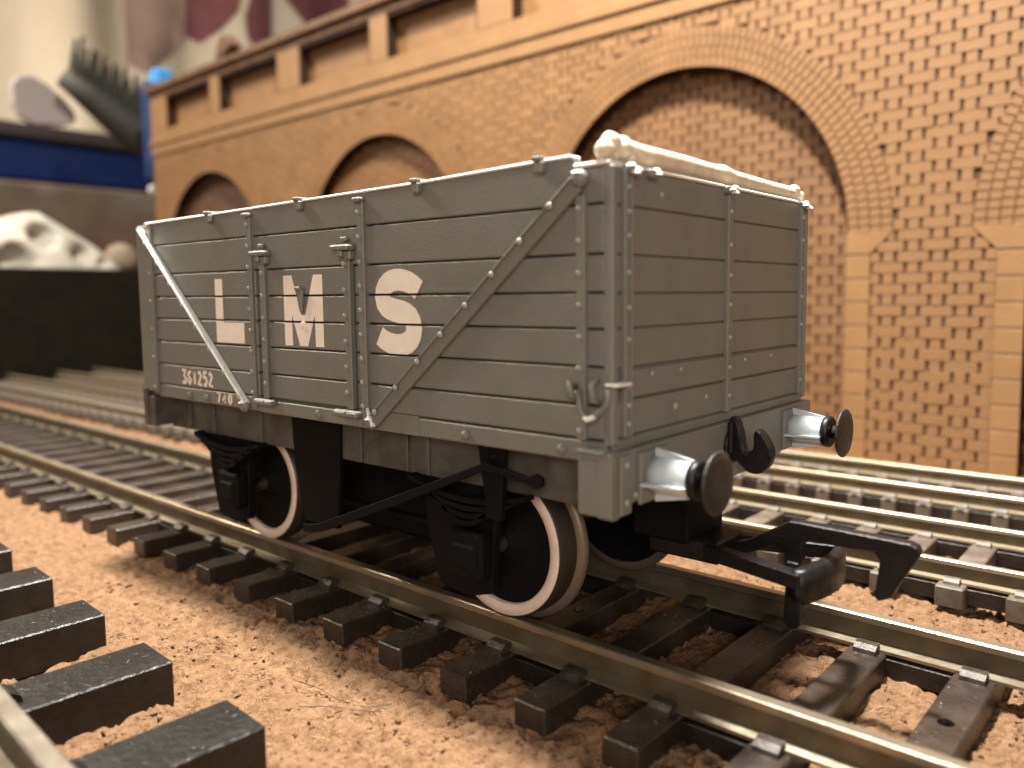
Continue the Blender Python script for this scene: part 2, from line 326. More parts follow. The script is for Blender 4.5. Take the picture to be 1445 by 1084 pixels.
# side door
door_parts = []
for i in range(2, 7):
    MB().box(-.60, .53, YS - .002, YS + .068, ZL[i + 1] + gap, ZL[i] - gap, .008).build('door_plank', PAINT, wg)
for x0, x1 in ((-.735, -.695), (.64, .69)):
    for i in range(2, 7):
        MB().box(x0, x1, YS + .012, YS + .068, ZL[i + 1] + gap, ZL[i] - gap, .006).build('door_edge', PAINT, wg)
def strap(x0, x1, z0, z1, y=YS - .002, t=.028, rz=(), R=.022, m_=PAINT, name='strap', side='-y', lean=0.):
    mb = MB().prism([(x0 + lean, z0), (x1 + lean, z0), (x1, z1), (x0, z1)], y - t, y + .03, 'xz', .006)
    o = mb.build(name, m_, wg)
    if rz:
        rb = MB()
        for z, dx in rz: rb.dome(((x0 + x1) / 2 + dx, y - t + .001, z), R, '-y', .8)
        rb.build('rivets', RIVET, o, kind='stuff')
    return o
def zs(a, b, n, dx=0): return [(a + (b - a) * k / (n - 1), dx) for k in range(n)]
strap(-.880, -.815, 1.56, 3.33, rz=zs(1.70, 3.25, 9, -.02))
strap(.735, .815, 1.56, 3.33, rz=zs(1.70, 3.25, 9, -.02))
strap(-.690, -.610, 1.66, 2.96, rz=zs(1.80, 2.80, 6, .0))
strap(.545, .625, 1.66, 2.95, rz=zs(1.80, 2.85, 6, -.03))
strap(2.905, 2.975, 1.66, 3.20, rz=zs(1.72, 3.12, 8, -.01))
strap(-2.80, -2.765, 1.56, 3.36, t=.02)
MB().box(-3.14, -2.80, YS - .006, YS + .066, 1.56, 3.37, .02).build('corner_post', PAINT, wg)
MB().box(3.10, 3.175, YS - .012, YS + .06, 1.63, 3.375, .016).build('corner_post', PAINT, wg)
rb = MB()
for z in (1.62, 1.95, 2.25, 2.55, 2.85, 3.15): rb.dome((-2.86, YS - .006, z), .02, '-y', .8)
rb.build('rivets', RIVET, wg, kind='stuff')
# small heads and lumps on strap tops
for x, z in ((-.845, 3.335), (.775, 3.345)):
    MB().box(x - .045, x + .045, YS - .075, YS, z - .02, z + .018, .012).build('strap_head', PAINT, wg)
# door hinge heads (T shaped) and bottom hinges, white highlights painted on their tops
for x in (-.635, .575):
    MB().box(x - .115, x + .115, YS - .10, YS, 2.955, 3.0, .012).box(x - .06, x + .02, YS - .085, YS, 2.90, 2.96, .012).box(x + .02, x + .10, YS - .06, YS, 2.88, 2.955, .012).box(x - .04, x + .04, YS - .05, YS, 3.03, 3.065, .01).build('hinge', PAINT, wg)
for x, w_ in ((-.70, .16), (-.56, .12), (.50, .16), (.66, .15)):
    o = MB().box(x - w_ / 2, x + w_ / 2, YS - .085, YS, 1.60, 1.645, .012).build('hinge', PAINT, wg)
    wr = MB()
    for k in range(4): wr.dome((x - w_ * .35 + k * w_ * .23, YS - .05 + random.uniform(-.01, .01), 1.642), .028, 'z', .55)
    wr.build('highlight_fleck', WHITE, o, label='white flecks painted as highlights on the hinge top')
# door catch in the middle of the M
MB().prism([(-.115, 2.66), (-.03, 2.66), (-.035, 2.56), (-.05, 2.45), (-.075, 2.45), (-.105, 2.56)], YS - .035, YS, 'xz', .010).box(-.12, -.03, YS - .055, YS, 2.64, 2.675, .01).build('door_catch', PAINT, wg)
MB().dome((-.06, YS - .003, 2.34), .04, '-y', .6, 10).build('door_catch', LETTER, wg)
# diagonal braces
def brace(p0, p1, w_, t, n, lab, LM=PAINT):
    a = Vector((p0[0], 0, p0[1])); b = Vector((p1[0], 0, p1[1])); d = (b - a); L = d.length; d.normalize(); nrm = Vector((-d.z, 0, d.x))
    if nrm.z < 0: nrm = -nrm
    pts = [a - nrm * w_ / 2, b - nrm * w_ / 2, b + nrm * w_ / 2, a + nrm * w_ / 2]
    o = MB().prism([(q.x, q.z) for q in pts], YS - t, YS - .001, 'xz', .006).build('diagonal_brace', PAINT, wg, label=lab)
    lw = .016 if LM is WHITE else .012
    lip = [a + nrm * (w_ / 2 - lw), b + nrm * (w_ / 2 - lw), b + nrm * (w_ / 2 + .004), a + nrm * (w_ / 2 + .004)]
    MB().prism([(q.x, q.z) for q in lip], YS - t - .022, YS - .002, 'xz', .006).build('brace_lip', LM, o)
    rv = MB()
    for k in range(n):
        q = a + d * L * (k + .7) / n + nrm * (w_ / 2 - .02); rv.dome((q.x, YS - t - .018, q.z), .026, '-y', .7)
    rv.build('rivets', RIVET, o, kind='stuff')
    return o
brace((2.925, 3.27), (.885, 1.585), .105, .045, 8, 'wide diagonal brace right of the letter S')
brace((-2.98, 3.31), (-.985, 1.575), .050, .050, 8, 'narrow white-edged diagonal brace crossing the letter L', WHITE)  # lip in white: its lit upper edge is painted in
for x, z in ((2.945, 3.30), (.865, 1.575), (-1.01, 1.56)):
    o = MB().dome((x, YS - .03, z), .06, '-y', .9, 10).box(x - .05, x + .05, YS - .05, YS, z - .03, z + .03, .012).build('brace_bolt', PAINT, wg)
    MB().dome((x, YS - .06, z + .03), .04, 'z', .5).build('highlight_fleck', WHITE, o)  # white cap: highlight painted on the bolt top
# white highlight spur painted at the foot of the right brace
MB().prism([(.845, 1.70), (.885, 1.62), (.935, 1.555), (.895, 1.55), (.865, 1.60), (.835, 1.60), (.858, 1.635)], YS - .075, YS - .045, 'xz', .004).build('highlight_fleck', WHITE, wg)
# clips over the top edge
for x, z in ((-1.51, 3.392), (-.02, 3.405), (1.46, 3.42), (2.63, 3.448)):
    MB().box(x - .05, x + .02, YS - .075, YS + .10, z - .01, z + .025, .01).box(x - .04, x + .03, YS - .06, YS, z - .085, z - .005, .012).build('side_clip', PAINT, wg)
# bolts along the bottom rail
for x in (-2.1, -1.75, .12, 1.89, 2.77):
    o = MB().dome((x, YS - .003, 1.578), .042, '-y', .9, 6).build('bolt', PAINT, wg)
# lettering, cut by the plank joints
def letter(polys, x0, z0, name='letter', y=YS - .0045, cuts=ZL, g=gap + .002, lab=None):
    bm = bmesh.new()
    for pl in polys:
        vs = [bm.verts.new((x0 + a, y, z0 + b)) for a, b in pl]; bm.faces.new(vs)
    bmesh.ops.triangulate(bm, faces=bm.faces)
    for zc in cuts:
        for dz in (-g, g):
            bmesh.ops.bisect_plane(bm, geom=list(bm.verts) + list(bm.edges) + list(bm.faces), plane_co=(0, 0, zc + dz), plane_no=(0, 0, 1))
        dead = [q for q in bm.faces if abs(q.calc_center_median().z - zc) < g * .98]
        bmesh.ops.delete(bm, geom=dead, context='FACES')
    ret = bmesh.ops.extrude_face_region(bm, geom=list(bm.faces)); bmesh.ops.translate(bm, verts=[v for v in ret['geom'] if isinstance(v, bmesh.types.BMVert)], vec=(0, .0035, 0))
    mb = MB().bm(bm); return mb.build(name, LETTER, wg, label=lab)
H = .615
letter([[(0, 0), (.50, 0), (.50, .195), (0, .195)], [(0, .195), (.135, .195), (.135, H), (0, H)]], -1.515, 2.150, lab='cream letter L')
letter([[(0, 0), (.115, 0), (.115, .28), (.225, .0), (.34, 0), (.455, .28), (.455, 0), (.57, 0), (.57, H), (.445, H), (.315, .27), (.255, .27), (.125, H), (0, H)]], -.345, 2.158, lab='cream letter M')
def stroke(pts, w_, square=True):
    """quads along a polyline"""
    P = [Vector((a, b)) for a, b in pts]; out = []; L = []; R_ = []
    for i, q in enumerate(P):
        t = (P[min(i + 1, len(P) - 1)] - P[max(i - 1, 0)]).normalized(); n = Vector((-t.y, t.x)); ww = w_(i / (len(P) - 1)) if callable(w_) else w_
        L.append(q + n * ww / 2); R_.append(q - n * ww / 2)
    for i in range(len(P) - 1): out.append([tuple(R_[i]), tuple(R_[i + 1]), tuple(L[i + 1]), tuple(L[i])])
    return out
def bez(p0, p1, p2, p3, n=10):
    return [tuple((1 - t) ** 3 * np.array(p0) + 3 * (1 - t) ** 2 * t * np.array(p1) + 3 * (1 - t) * t * t * np.array(p2) + t ** 3 * np.array(p3)) for t in [k / n for k in range(n + 1)]]
Sp = bez((.505, .478), (.36, .60), (.088, .59), (.086, .43)) + bez((.086, .43), (.09, .265), (.445, .38), (.445, .19))[1:] + bez((.445, .19), (.44, .025), (.17, .03), (.04, .125))[1:]
letter(stroke(Sp, lambda t: .158 + .022 * math.sin(PI * t)), .915, 2.150, lab='cream letter S')
DG = {'3': [[(0, 1), (.8, 1), (.35, .6), (.8, .35), (.7, .05), (0, .08)]], '6': [[(.75, .95), (.2, .8), (.1, .2), (.5, 0), (.8, .25), (.5, .52), (.15, .4)]],
      '1': [[(.15, .8), (.45, 1), (.45, 0)]], '2': [[(.1, .8), (.4, 1), (.75, .75), (.1, .03), (.85, .03)]], '5': [[(.8, 1), (.2, 1), (.15, .6), (.6, .6), (.8, .3), (.5, 0), (.1, .08)]],
      '7': [[(.05, 1), (.8, 1), (.35, 0)]], '4': [[(.6, 0), (.6, 1), (.05, .3), (.85, .3)]], '0': [[(.45, 1), (.1, .75), (.1, .25), (.45, 0), (.8, .25), (.8, .75), (.45, 1)]], 'T': [[(0, 1), (.9, 1)], [(.45, 1), (.45, 0)]]}
def number(txt, x, z, w_, h, sp, th):
    for ch in txt:
        if ch != ' ':
            polys = []
            for pl in DG[ch]: polys += stroke([(a * w_, b * h) for a, b in pl], th)
            letter(polys, x, z, 'numeral', cuts=())
        x += sp
number('361252', -2.245, 1.700, .088, .135, .106, .034)
number('740', -1.565, 1.550, .07, .095, .105, .026)
# near end wall
def eplank(y0, y1, z0, z1, t=.07, b=.008): MB().box(XE - t, XE, y0, y1, z0 + gap * .8, z1 - gap * .8, b).build('end_plank', PAINT, wg)
EZ = [3.374, 3.136, 2.832, 2.590, 2.368, 2.115]
for i in range(5): eplank(-1.53, 1.54, EZ[i + 1], EZ[i])
MB().box(XE - .07, XE + .022, -1.37, 1.525, 1.922, 2.102, .012).build('end_band', PAINT, wg)
eplank(-1.53, 1.54, 1.675, 1.912)
MB().box(XE - .07, XE + .008, -1.53, 1.525, 1.60, 1.668, .01).build('end_band', PAINT, wg)
def estrap(y0, y1, z0, z1, t, zz, name='end_strap'):
    o = MB().box(XE - .02, XE + t, y0, y1, z0, z1, .008).build(name, PAINT, wg); rv = MB()
    for z in zz: rv.dome((XE + t - .001, (y0 + y1) / 2, z), .02, 'x', .8)
    rv.build('rivets', RIVET, o, kind='stuff')
estrap(-1.43, -1.345, 1.67, 3.36, .026, [1.76, 1.88, 2.0, 2.30, 2.5, 2.72, 2.95, 3.1, 3.25])
estrap(-.02, .055, 1.67, 3.36, .030, [1.80, 2.02, 2.25, 2.5, 2.72, 2.95, 3.2])
estrap(1.405, 1.47, 1.67, 3.36, .027, [1.80, 2.3, 2.55, 2.8, 3.05, 3.25])
MB().box(XE - .06, XE + .02, 1.53, 1.58, 1.63, 3.37, .012).build('corner_post', PAINT, wg)
MB().box(XE - .06, XE + .035, -1.365, -1.355, 1.68, 3.35, .004).build('end_strap', PAINT, wg)
# side knob seen beyond the far corner
MB().box(3.03, 3.12, 1.585, 1.69, 1.985, 2.02, .01).box(3.04, 3.11, 1.585, 1.64, 1.87, 1.99, .01).build('door_pin', PAINT, wg)
MB().box(3.03, 3.11, 1.62, 1.70, 2.021, 2.03, .003).build('highlight_fleck', WHITE, wg)  # painted highlight on top of the knob
rv = MB()
for y in (-1.1, -.72, .3, .8): rv.dome((XE + .02, y, 2.06), .018, 'x', .8)
rv.dome((XE, -.75, 1.80), .03, 'x', .5); rv.dome((XE, -.3, 1.82), .022, 'x', .5); rv.dome((XE, -.95, 3.24), .022, 'x', .4)
rv.build('rivets', RIVET, wg, kind='stuff')
MB().box(3.04, 3.165, -1.36, 1.50, 3.374, 3.396, .014).build('capping_strip', WHITE, wg, label='edge with painted-on white highlight on top of the near end')  # end edge coloured white as a lit top
MB().box(2.87, 3.15, -1.575, -1.42, 3.374, 3.400, .014).build('capping_strip', WHITE, wg, label='cap with painted-on white highlight on the near corner')  # the corner's lit top put in as white
for y, k in ((-1.36, 3), (-1.12, 2), (-.02, 3), (1.45, 3)):
    o = MB().box(XE - .03, XE + .06, y - .05, y + .05, 3.33, 3.385, .012).build('corner_bracket', PAINT, wg); wr = MB()
    for j in range(k): wr.dome((XE + .045 + .012 * j, y + random.uniform(-.05, .06), 3.372 - .022 * j), .034, 'z', .7)
    wr.build('highlight_fleck', WHITE, o)  # white flecks: painted highlights on the brackets
# far side and far end, seen only from elsewhere
for i in range(8):
    MB().box(-3.1, 3.1, 1.49, 1.56, ZL[i + 1] + gap, ZL[i] - gap, .011).build('plank', PAINT, wg)
    MB().box(-3.2, -3.13, -1.5, 1.5, ZL[i + 1] + gap, ZL[i] - gap, .011).build('end_plank', PAINT, wg)
# corner chain and its pin
zc = MB()
zc.tube([(2.905, YS - .02, 2.0), (2.90, YS - .09, 2.03), (2.915, YS - .10, 1.96), (2.92, YS - .05, 1.93)], .022)
zc.tube([(2.935, YS - .05, 1.98), (2.95, YS - .055, 1.90), (2.975, YS - .06, 1.84), (3.03, YS - .075, 1.80), (3.07, YS - .07, 1.81), (3.10, YS - .06, 1.85), (3.135, YS - .06, 1.88), (3.165, YS - .055, 1.92), (3.17, YS - .05, 2.0)], .021)
zc.tube([(3.08, YS - .03, 2.06), (3.07, YS - .09, 2.02), (3.08, YS - .09, 1.93), (3.10, YS - .04, 1.91)], .020)
ch = zc.build('safety_chain', PAINT, wg)
MB().box(XE - .02, XE + .085, -1.60, -1.44, 2.015, 2.035, .006).build('pin_plate', WHITE, wg, label='tab at the corner with painted-on bright highlight')  # tab coloured white for its bright highlight
MB().tube([(3.0, YS - .07, 1.818), (3.04, YS - .098, 1.806), (3.09, YS - .09, 1.832)], .016).build('highlight_fleck', WHITE, ch)  # highlight on the chain, added as a white strand
# sole bars, headstocks
for s, yy in ((-1, -1.32), (1, 1.24)):
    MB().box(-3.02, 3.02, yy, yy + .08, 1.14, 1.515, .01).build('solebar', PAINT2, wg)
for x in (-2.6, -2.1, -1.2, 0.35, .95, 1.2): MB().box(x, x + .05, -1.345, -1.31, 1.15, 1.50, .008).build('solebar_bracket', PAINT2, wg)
hp = [(-1.64, 1.19), (-1.60, 1.175), (-1.54, 1.18), (-1.46, 1.225), (-1.36, 1.255), (-1.15, 1.255), (-.9, 1.20), (-.5, 1.165), (.5, 1.165), (.9, 1.20), (1.15, 1.255), (1.36, 1.255), (1.46, 1.225), (1.54, 1.18), (1.62, 1.18), (1.62, 1.60), (-1.64, 1.60)]
for x0, x1, k_, m_ in ((3.10, 3.21, 1, PAINT), (-3.12, -3.03, .965, PAINT2)):
    MB().prism([(a * k_, b) for a, b in hp], x0, x1, 'yz', .008).build('headstock', m_, wg)
MB().box(2.945, 3.10, -1.635, -1.30, 1.19, 1.585, .012).box(2.94, 3.16, -1.65, -1.30, 1.585, 1.615, .008).box(2.955, 3.12, -1.645, -1.4, 1.56, 1.583, .006).build('headstock_end', PAINT, wg)
MB().box(-3.03, -2.90, -1.57, -1.30, 1.18, 1.515, .012).build('headstock_end', PAINT2, wg)
o = MB().box(3.205, 3.235, -1.56, -1.44, 1.20, 1.58, .008).build('end_strap', PAINT, wg); rv = MB()
for z in (1.28, 1.52): rv.dome((3.234, -1.50, z), .022, 'x', .8)
for z in (1.30,): rv.dome((3.21, -1.36, z), .022, 'x', .8)
rv.build('rivets', RIVET, o, kind='stuff')
# buffers
def buffer_(x, y, s):
    bz = 1.40; b = thing('buffer', '', 'x', (x, y, bz)); del b['label']; del b['category']; b.parent = wg
    m0 = MB().lathe([(.03, .125), (.10, .122), (.30, .118), (.315, .11)], (0, 0, 0), 'x', 28)
    MB().box(-.002, .032, -.19, .19, -.17, .17, .01).build('buffer_base', PAINT, b)
    m0.prism([(.03, .18), (.32, .122), (.32, .10), (.03, .11)], -.014, .014, 'xz').prism([(.03, -.18), (.32, -.122), (.32, -.10), (.03, -.11)], -.014, .014, 'xz')
    m0.prism([(.03, -.20), (.32, -.165), (.32, -.09), (.03, -.09)], -.045, -.028, 'xy').prism([(.03, .20), (.32, .165), (.32, .09), (.03, .09)], -.045, -.028, 'xy')
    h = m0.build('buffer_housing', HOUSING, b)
    MB().lathe([(.312, .128), (.325, .135), (.365, .133), (.375, .115)], (0, 0, 0), 'x', 28).build('buffer_collar', BLACK, b)
    MB().lathe([(.37, .055), (.475, .050)], (0, 0, 0), 'x', 16).build('buffer_shank', TREAD, b)
    MB().lathe([(.460, .185), (.466, .203), (.478, .207), (.488, .195), (.494, .12), (.496, .02)], (0, 0, 0), 'x', 40).build('buffer_head', DARKGREY, b)
    if s < 0: b.rotation_euler.z = PI
for y in (-1.15, 1.15):
    buffer_(3.205, y, 1); buffer_(-3.12, y, -1)
# draw hook (black, cast)
hk = [(.0, .10), (.0, .36), (-.0, .42), (.03, .44), (.07, .40), (.10, .30), (.11, .22), (.13, .17), (.17, .17), (.20, .21), (.195, .28), (.20, .335), (.225, .355), (.26, .335), (.30, .285), (.335, .225), (.345, .16), (.325, .09), (.28, .035), (.22, .01), (.15, .02), (.10, .06), (.05, .10)]
MB().prism([(3.21 + a, 1.215 + b) for a, b in hk], -.05, .05, 'xz', .016).build('draw_hook', BLACK, wg)
MB().lathe([(0, .13), (.02, .14), (.035, .13)], (3.205, 0, 1.42), 'x', 20).box(3.22, 3.26, -.10, -.03, 1.36, 1.62, .015).build('hook_plate', BLACK, wg)
# tension coupling
cp = thing('coupling', '', 'x', (3.0, 0, .6)); del cp['label']; del cp['category']; cp.parent = wg
def CP(mb, name): 
    mb.v = [(a - 3.0, b, c - .6) for a, b, c in mb.v]; return mb.build(name, BLACK, cp)
CP(MB().box(2.6, 3.22, -.22, .22, .52, .70, .02), 'coupling_mount')
def bar(pts, z0, z1, t):
    mb = MB()
    for i in range(len(pts) - 1):
        a = Vector(pts[i]); b = Vector(pts[i + 1]); d = (b - a).normalized(); n = Vector((-d.y, d.x)) * t / 2; e = d * t * .3
        mb.prism([tuple(a - n - e), tuple(b - n + e), tuple(b + n + e), tuple(a + n - e)], z0, z1, 'xy', .008)
    return mb
CP(bar([(3.15, -.20), (3.92, -.40)], .56, .67, .11), 'bumper_arm')
CP(bar([(3.15, .20), (3.88, .40)], .56, .67, .11), 'bumper_arm')
bp = MB(); N = 8
zz0, zz1 = .455, .70
ptsb = [(3.90 + .085 * math.sin(PI * k / N), -.44 + .88 * k / N) for k in range(N + 1)]
bmv = []
for x_, y_ in ptsb: bmv += [(x_ - .05, y_, zz0 + .05), (x_ + .06, y_, zz0), (x_ + .055, y_, zz1 - .03), (x_ - .02, y_, zz1)]
fs = []
for k in range(N):
    for q in range(4): fs.append((k * 4 + q, k * 4 + (q + 1) % 4, (k + 1) * 4 + (q + 1) % 4, (k + 1) * 4 + q))
fs += [(0, 1, 2, 3), (N * 4, N * 4 + 3, N * 4 + 2, N * 4 + 1)]
bp.add(bmv, fs, True); CP(bp, 'bumper_bar')
hook = [(3.10, .62), (3.36, .70), (3.42, .735), (3.70, .915), (3.76, .92), (4.53, .905), (4.585, .885), (4.60, .84), (4.575, .79), (4.47, .60), (4.42, .50), (4.34, .46), (4.315, .49), (4.345, .75), (4.31, .80), (3.84, .79), (3.80, .77), (3.795, .62), (3.785, .55), (3.69, .55), (3.665, .62), (3.665, .70), (3.60, .735), (3.48, .66), (3.35, .60), (3.10, .54)]
CP(MB().prism(hook, -.055, .045, 'xz', .010), 'coupling_hook')
CP(MB().prism([(3.69, .62), (3.79, .62), (3.80, .16), (3.77, .11), (3.70, .11), (3.675, .16)], -.07, .06, 'xz', .012), 'dropper_pin')
MB().box(2.5, 3.0, -.30, .30, .66, 1.04, .02).build('coupling_block', MATTE, wg)
# running gear
for xw in (1.70, -1.72):
    ax = thing('wheelset', '', 'x', (xw, 0, .6)); del ax['label']; del ax['category']; ax.parent = wg
    MB().lathe([(-1.25, .02), (-1.2, .07), (1.2, .07), (1.25, .02)], (0, 0, 0), 'y', 16).build('axle', TREAD, ax)
    for s in (-1, 1):
        w_ = MB().lathe([(s * .79, .612), (s * .975, .60), (s * .985, .585)], (0, 0, 0), 'y', 64, cap=False).build('wheel', TREAD, ax)
        MB().lathe([(s * .985, .588), (s * .99, .586), (s * .99, .505), (s * .975, .495), (s * .94, .495)], (0, 0, 0), 'y', 64, cap=False).build('tyre_rim', RIM, w_)
        MB().lathe([(s * .70, .60), (s * .715, .672), (s * .745, .682), (s * .775, .66), (s * .79, .612)], (0, 0, 0), 'y', 64, cap=False).build('wheel_flange', FLANGE, w_)
        d = MB().lathe([(s * .72, .60), (s * .94, .50), (s * .945, .45), (s * .93, .14), (s * .99, .12), (s * .99, .02)], (0, 0, 0), 'y', 48, cap=False)
        d.lathe([(s * .72, .60), (s * .72, .02)], (0, 0, 0), 'y', 48, cap=False).build('wheel_disc', MATTE, w_)
    for s, ya in ((-1, -1.28), (1, 1.18)):
        wi = MB().prism([(xw - .62, 1.30), (xw + .30, 1.30), (xw + .20, .85), (xw + .16, .30), (xw - .10, .22), (xw - .42, .26), (xw - .55, .70)], ya, ya + .08, 'xz', .01).build('axle_guard', MATTE, wg)
        yb = ya - .14 if s < 0 else ya + .08
        MB().box(xw - .18, xw + .18, yb, yb + .14, .42, .80, .03).box(xw - .13, xw + .13, yb - .02, yb + .14, .50, .70, .02).build('axlebox', MATTE, wg)
        sp = MB()
        for k in range(4):
            L_ = .62 - .13 * k; sp.prism([(xw + L_ * t_, 1.02 - .06 * k + .10 * (1 - 0) * t_ * t_) for t_ in np.linspace(-1, 1, 9)] + [(xw + L_ * t_, 1.06 - .06 * k + .10 * t_ * t_) for t_ in np.linspace(1, -1, 9)], yb, yb + .11, 'xz')
        sp.build('leaf_spring', MATTE, wg)
# brake gear
MB().box(-1.02, 1.02, -.62, .62, .28, 1.06, .04).build('chassis_weight', MATTE, wg)
MB().prism([(-.62, 1.52), (.12, 1.52), (.10, 1.0), (.05, .50), (-.45, .50), (-.58, 1.0)], -1.36, -1.30, 'xz', .01).build('brake_hanger', MATTE, wg)
MB().prism([(-.62, 1.52), (.12, 1.52), (.10, 1.0), (.05, .50), (-.45, .50), (-.58, 1.0)], 1.2, 1.26, 'xz', .01).build('brake_hanger', MATTE, wg)
lv = MB(); lv.prism([(-.25, .46), (.0, .50), (1.10, .935), (2.02, 1.325), (2.42, 1.285), (2.50, 1.26), (2.56, 1.285), (2.56, 1.34), (2.50, 1.365), (2.42, 1.335), (2.02, 1.385), (1.08, 1.01), (-.02, .575), (-.25, .53)], -1.52, -1.48, 'xz', .006)
lv.build('brake_lever', MATTE, wg)
MB().prism([(1.90, 1.50), (2.16, 1.50), (2.12, .95), (1.99, .95)], -1.46, -1.40, 'xz', .01).dome((2.05, -1.46, 1.42), .04, '-y').build('lever_guard', MATTE, wg)
for x, s in ((.95, 1), (-.98, -1)):
    MB().prism([(x, .25), (x + .10 * s, .28), (x + .02 * s, .6), (x + .07 * s, .9), (x - .06 * s, .92), (x - .10 * s, .6)], -1.0, -.80, 'xz', .015).build('brake_shoe', MATTE, wg)
    MB().box(min(x, -.2), max(x, -.2), -.93, -.87, .56, .62, .01).build('push_rod', MATTE, wg)
MB().box(-2.3, 2.3, -.55, .55, 1.05, 1.30, .02).build('underframe', MATTE, wg)
MB().box(-3.9, -3.1, -.3, .3, .55, .70, .02).build('coupling_bar', BLACK, wg)
# ------------------------------------------------------------------ bone lying on the end rim
bo = thing('toy_bone', 'small cream-white bone lying on the top edge of the wagon end', 'bone', (3.08, 0, 3.465))
pth = [(0, -1.32, .01), (0, -1.15, .015), (0, -.6, .022), (0, -.1, .015), (0, .03, .02), (0, .2, .005), (0, .8, -.005), (0, 1.30, -.01), (0, 1.42, -.008)]
MB().tube(pth, [.088, .076, .070, .068, .078, .068, .067, .068, .055], 16).build('shaft', BONE, bo)
def lump(c_, R):
    bm = bmesh.new(); bmesh.ops.create_icosphere(bm, subdivisions=3, radius=R)
    for v in bm.verts: v.co = v.co * (1 + .06 * math.sin(v.co.x * 60 + c_[1] * 9) * math.cos(v.co.z * 50)) + Vector(c_)
    return bm
kn = MB()
for c_, R in (((.0, -1.52, .005), .062), ((.0, -1.45, .055), .070), ((.03, -1.36, .02), .066), ((-.01, -1.31, .065), .058), ((.03, -1.29, -.01), .06), ((-.02, -1.40, .0), .06)): kn.bm(lump(c_, R), True)
kn.build('knuckle', BONE, bo)
kn = MB()
for c_, R in (((0, 1.46, .0), .062), ((.03, 1.50, -.02), .05), ((-.03, 1.49, .01), .05), ((.03, 1.38, .02), .055)): kn.bm(lump(c_, R), True)
kn.build('knuckle', BONE, bo)
# fibre on the ballast
def gh(x, y): return GZ + float(ground_h(np.array([[x]]), np.array([[y]]))[0, 0])
def fibre(pts, lab):
    P = [(x, y, gh(x, y) + dz) for x, y, dz in pts]; tag(MB().tube(P, .0028, 5).build('hair', DARKGREY), lab, 'hair', 'dark hairs on the cork ground')
fibre([(.62, -2.24, .05), (.85, -2.19, .03), (1.1, -2.16, .02), (1.3, -2.06, .015), (1.48, -1.98, .03)], 'thin dark hair lying on the cork ground in front of the wagon')
fibre([(.95, -2.42, .01), (1.1, -2.24, .03), (1.3, -2.14, .03), (1.52, -2.10, .01)], 'fainter second hair crossing the first on the cork ground')
# ------------------------------------------------------------------ brick viaduct
TH = -.03
va = thing('brick_viaduct', 'model brick viaduct with blind arches and panelled parapet behind the tracks', 'viaduct', (2, 9.2, 0), TH)
ZB = -.46; ZC = 3.6; R0 = 3.56; RO = 4.36; PER = 9.97; CEN = [-4.63 + PER * k for k in (-2, -1, 0, 1)]; SL = -28.95; SR = 9.6; ZT = 8.22
JW = R0; QW = 3.985        # jamb and quoin half widths
def half_open(z): return JW if z < ZC else (math.sqrt(max(R0 ** 2 - (z - ZC) ** 2, 0)))
# facade board with arch openings, reveal and back panel
fb = MB()
for ci, c_ in enumerate(CEN):
    n = 48; pts = [(c_ - JW, ZB)] + [(c_ + R0 * math.cos(PI - PI * k / n), ZC + R0 * math.sin(PI * k / n)) for k in range(n + 1)] + [(c_ + JW, ZB)]
    for i in range(1, len(pts) - 2):
        (a0, b0), (a1, b1) = pts[i], pts[i + 1]
        fb.add([(a0, .035, b0), (a1, .035, b1), (a1, .035, ZT), (a0, .035, ZT)], [(0, 1, 2, 3)])
    rv_ = MB()
    for i in range(len(pts) - 1):
        (a0, b0), (a1, b1) = pts[i], pts[i + 1]
        rv_.add([(a0, .0, b0), (a1, .0, b1), (a1, .36, b1), (a0, .36, b0)], [(0, 1, 2, 3)], True)
    rv_.build('arch_reveal', BURNT, va)
REV = None
edges = [SL] + [v for c_ in CEN for v in (c_ - JW, c_ + JW)] + [max(SR, CEN[-1] + JW + 1)]
for a, b in zip(edges[::2], edges[1::2]): fb.add([(a, .035, ZB), (b, .035, ZB), (b, .035, ZT), (a, .035, ZT)], [(0, 1, 2, 3)])
fb.box(SL, edges[-1], .36, 1.2, ZB, 8.2)
fb.box(SL, SL + .03, .036, .359, ZB, ZT)
fb.build('backing_board', MORTAR, va)
ROW = .187
bricks = []; recess = []
def intervals(s0, s1, z, z2):
    segs = [(s0, s1)]
    for c_ in CEN:
        h = []
        for zz in ((z + z2) / 2,):
            if zz < ZC: h.append(QW if zz < 3.24 else QW + (zz - 3.24) / .4 * .36)
            elif zz < ZC + RO: h.append(math.sqrt(RO ** 2 - (zz - ZC) ** 2))
            else: h.append(0)
        h = max(h)
        if h <= 0: continue
        out = []
        for a, b in segs:
            if b <= c_ - h or a >= c_ + h: out.append((a, b)); continue
            if a < c_ - h: out.append((a, c_ - h - .004))
            if b > c_ + h: out.append((c_ + h + .004, b))
        segs = out
    return [(a, b) for a, b in segs if b - a > .05]
nrow = int((ZT - ZB) / ROW)
for k in range(nrow + 1):
    z0 = ZB + k * ROW; z1 = min(z0 + ROW - .012, ZT)
    if z1 - z0 < .05: continue
    s = SL - (.40 if k % 2 else 0); j = 0
    while s < SR:
        L_ = .575 if j % 2 == 0 else .235
        a, b = max(s, SL), min(s + L_ - .055, SR); s += L_; j += 1
        if b - a < .05: continue
        for (p, q) in intervals(a, b, z0, z1): bricks.append((p, q, z0, z1))
rand = random.Random(3)
def brick_depth(): return rand.uniform(-.006, .008)
cam_s, cam_y = 4.2, -14.7
def size_key(b):
    sx = (b[0] + b[1]) / 2 - cam_s; return sx * sx + (b[2] - 2.5) ** 2
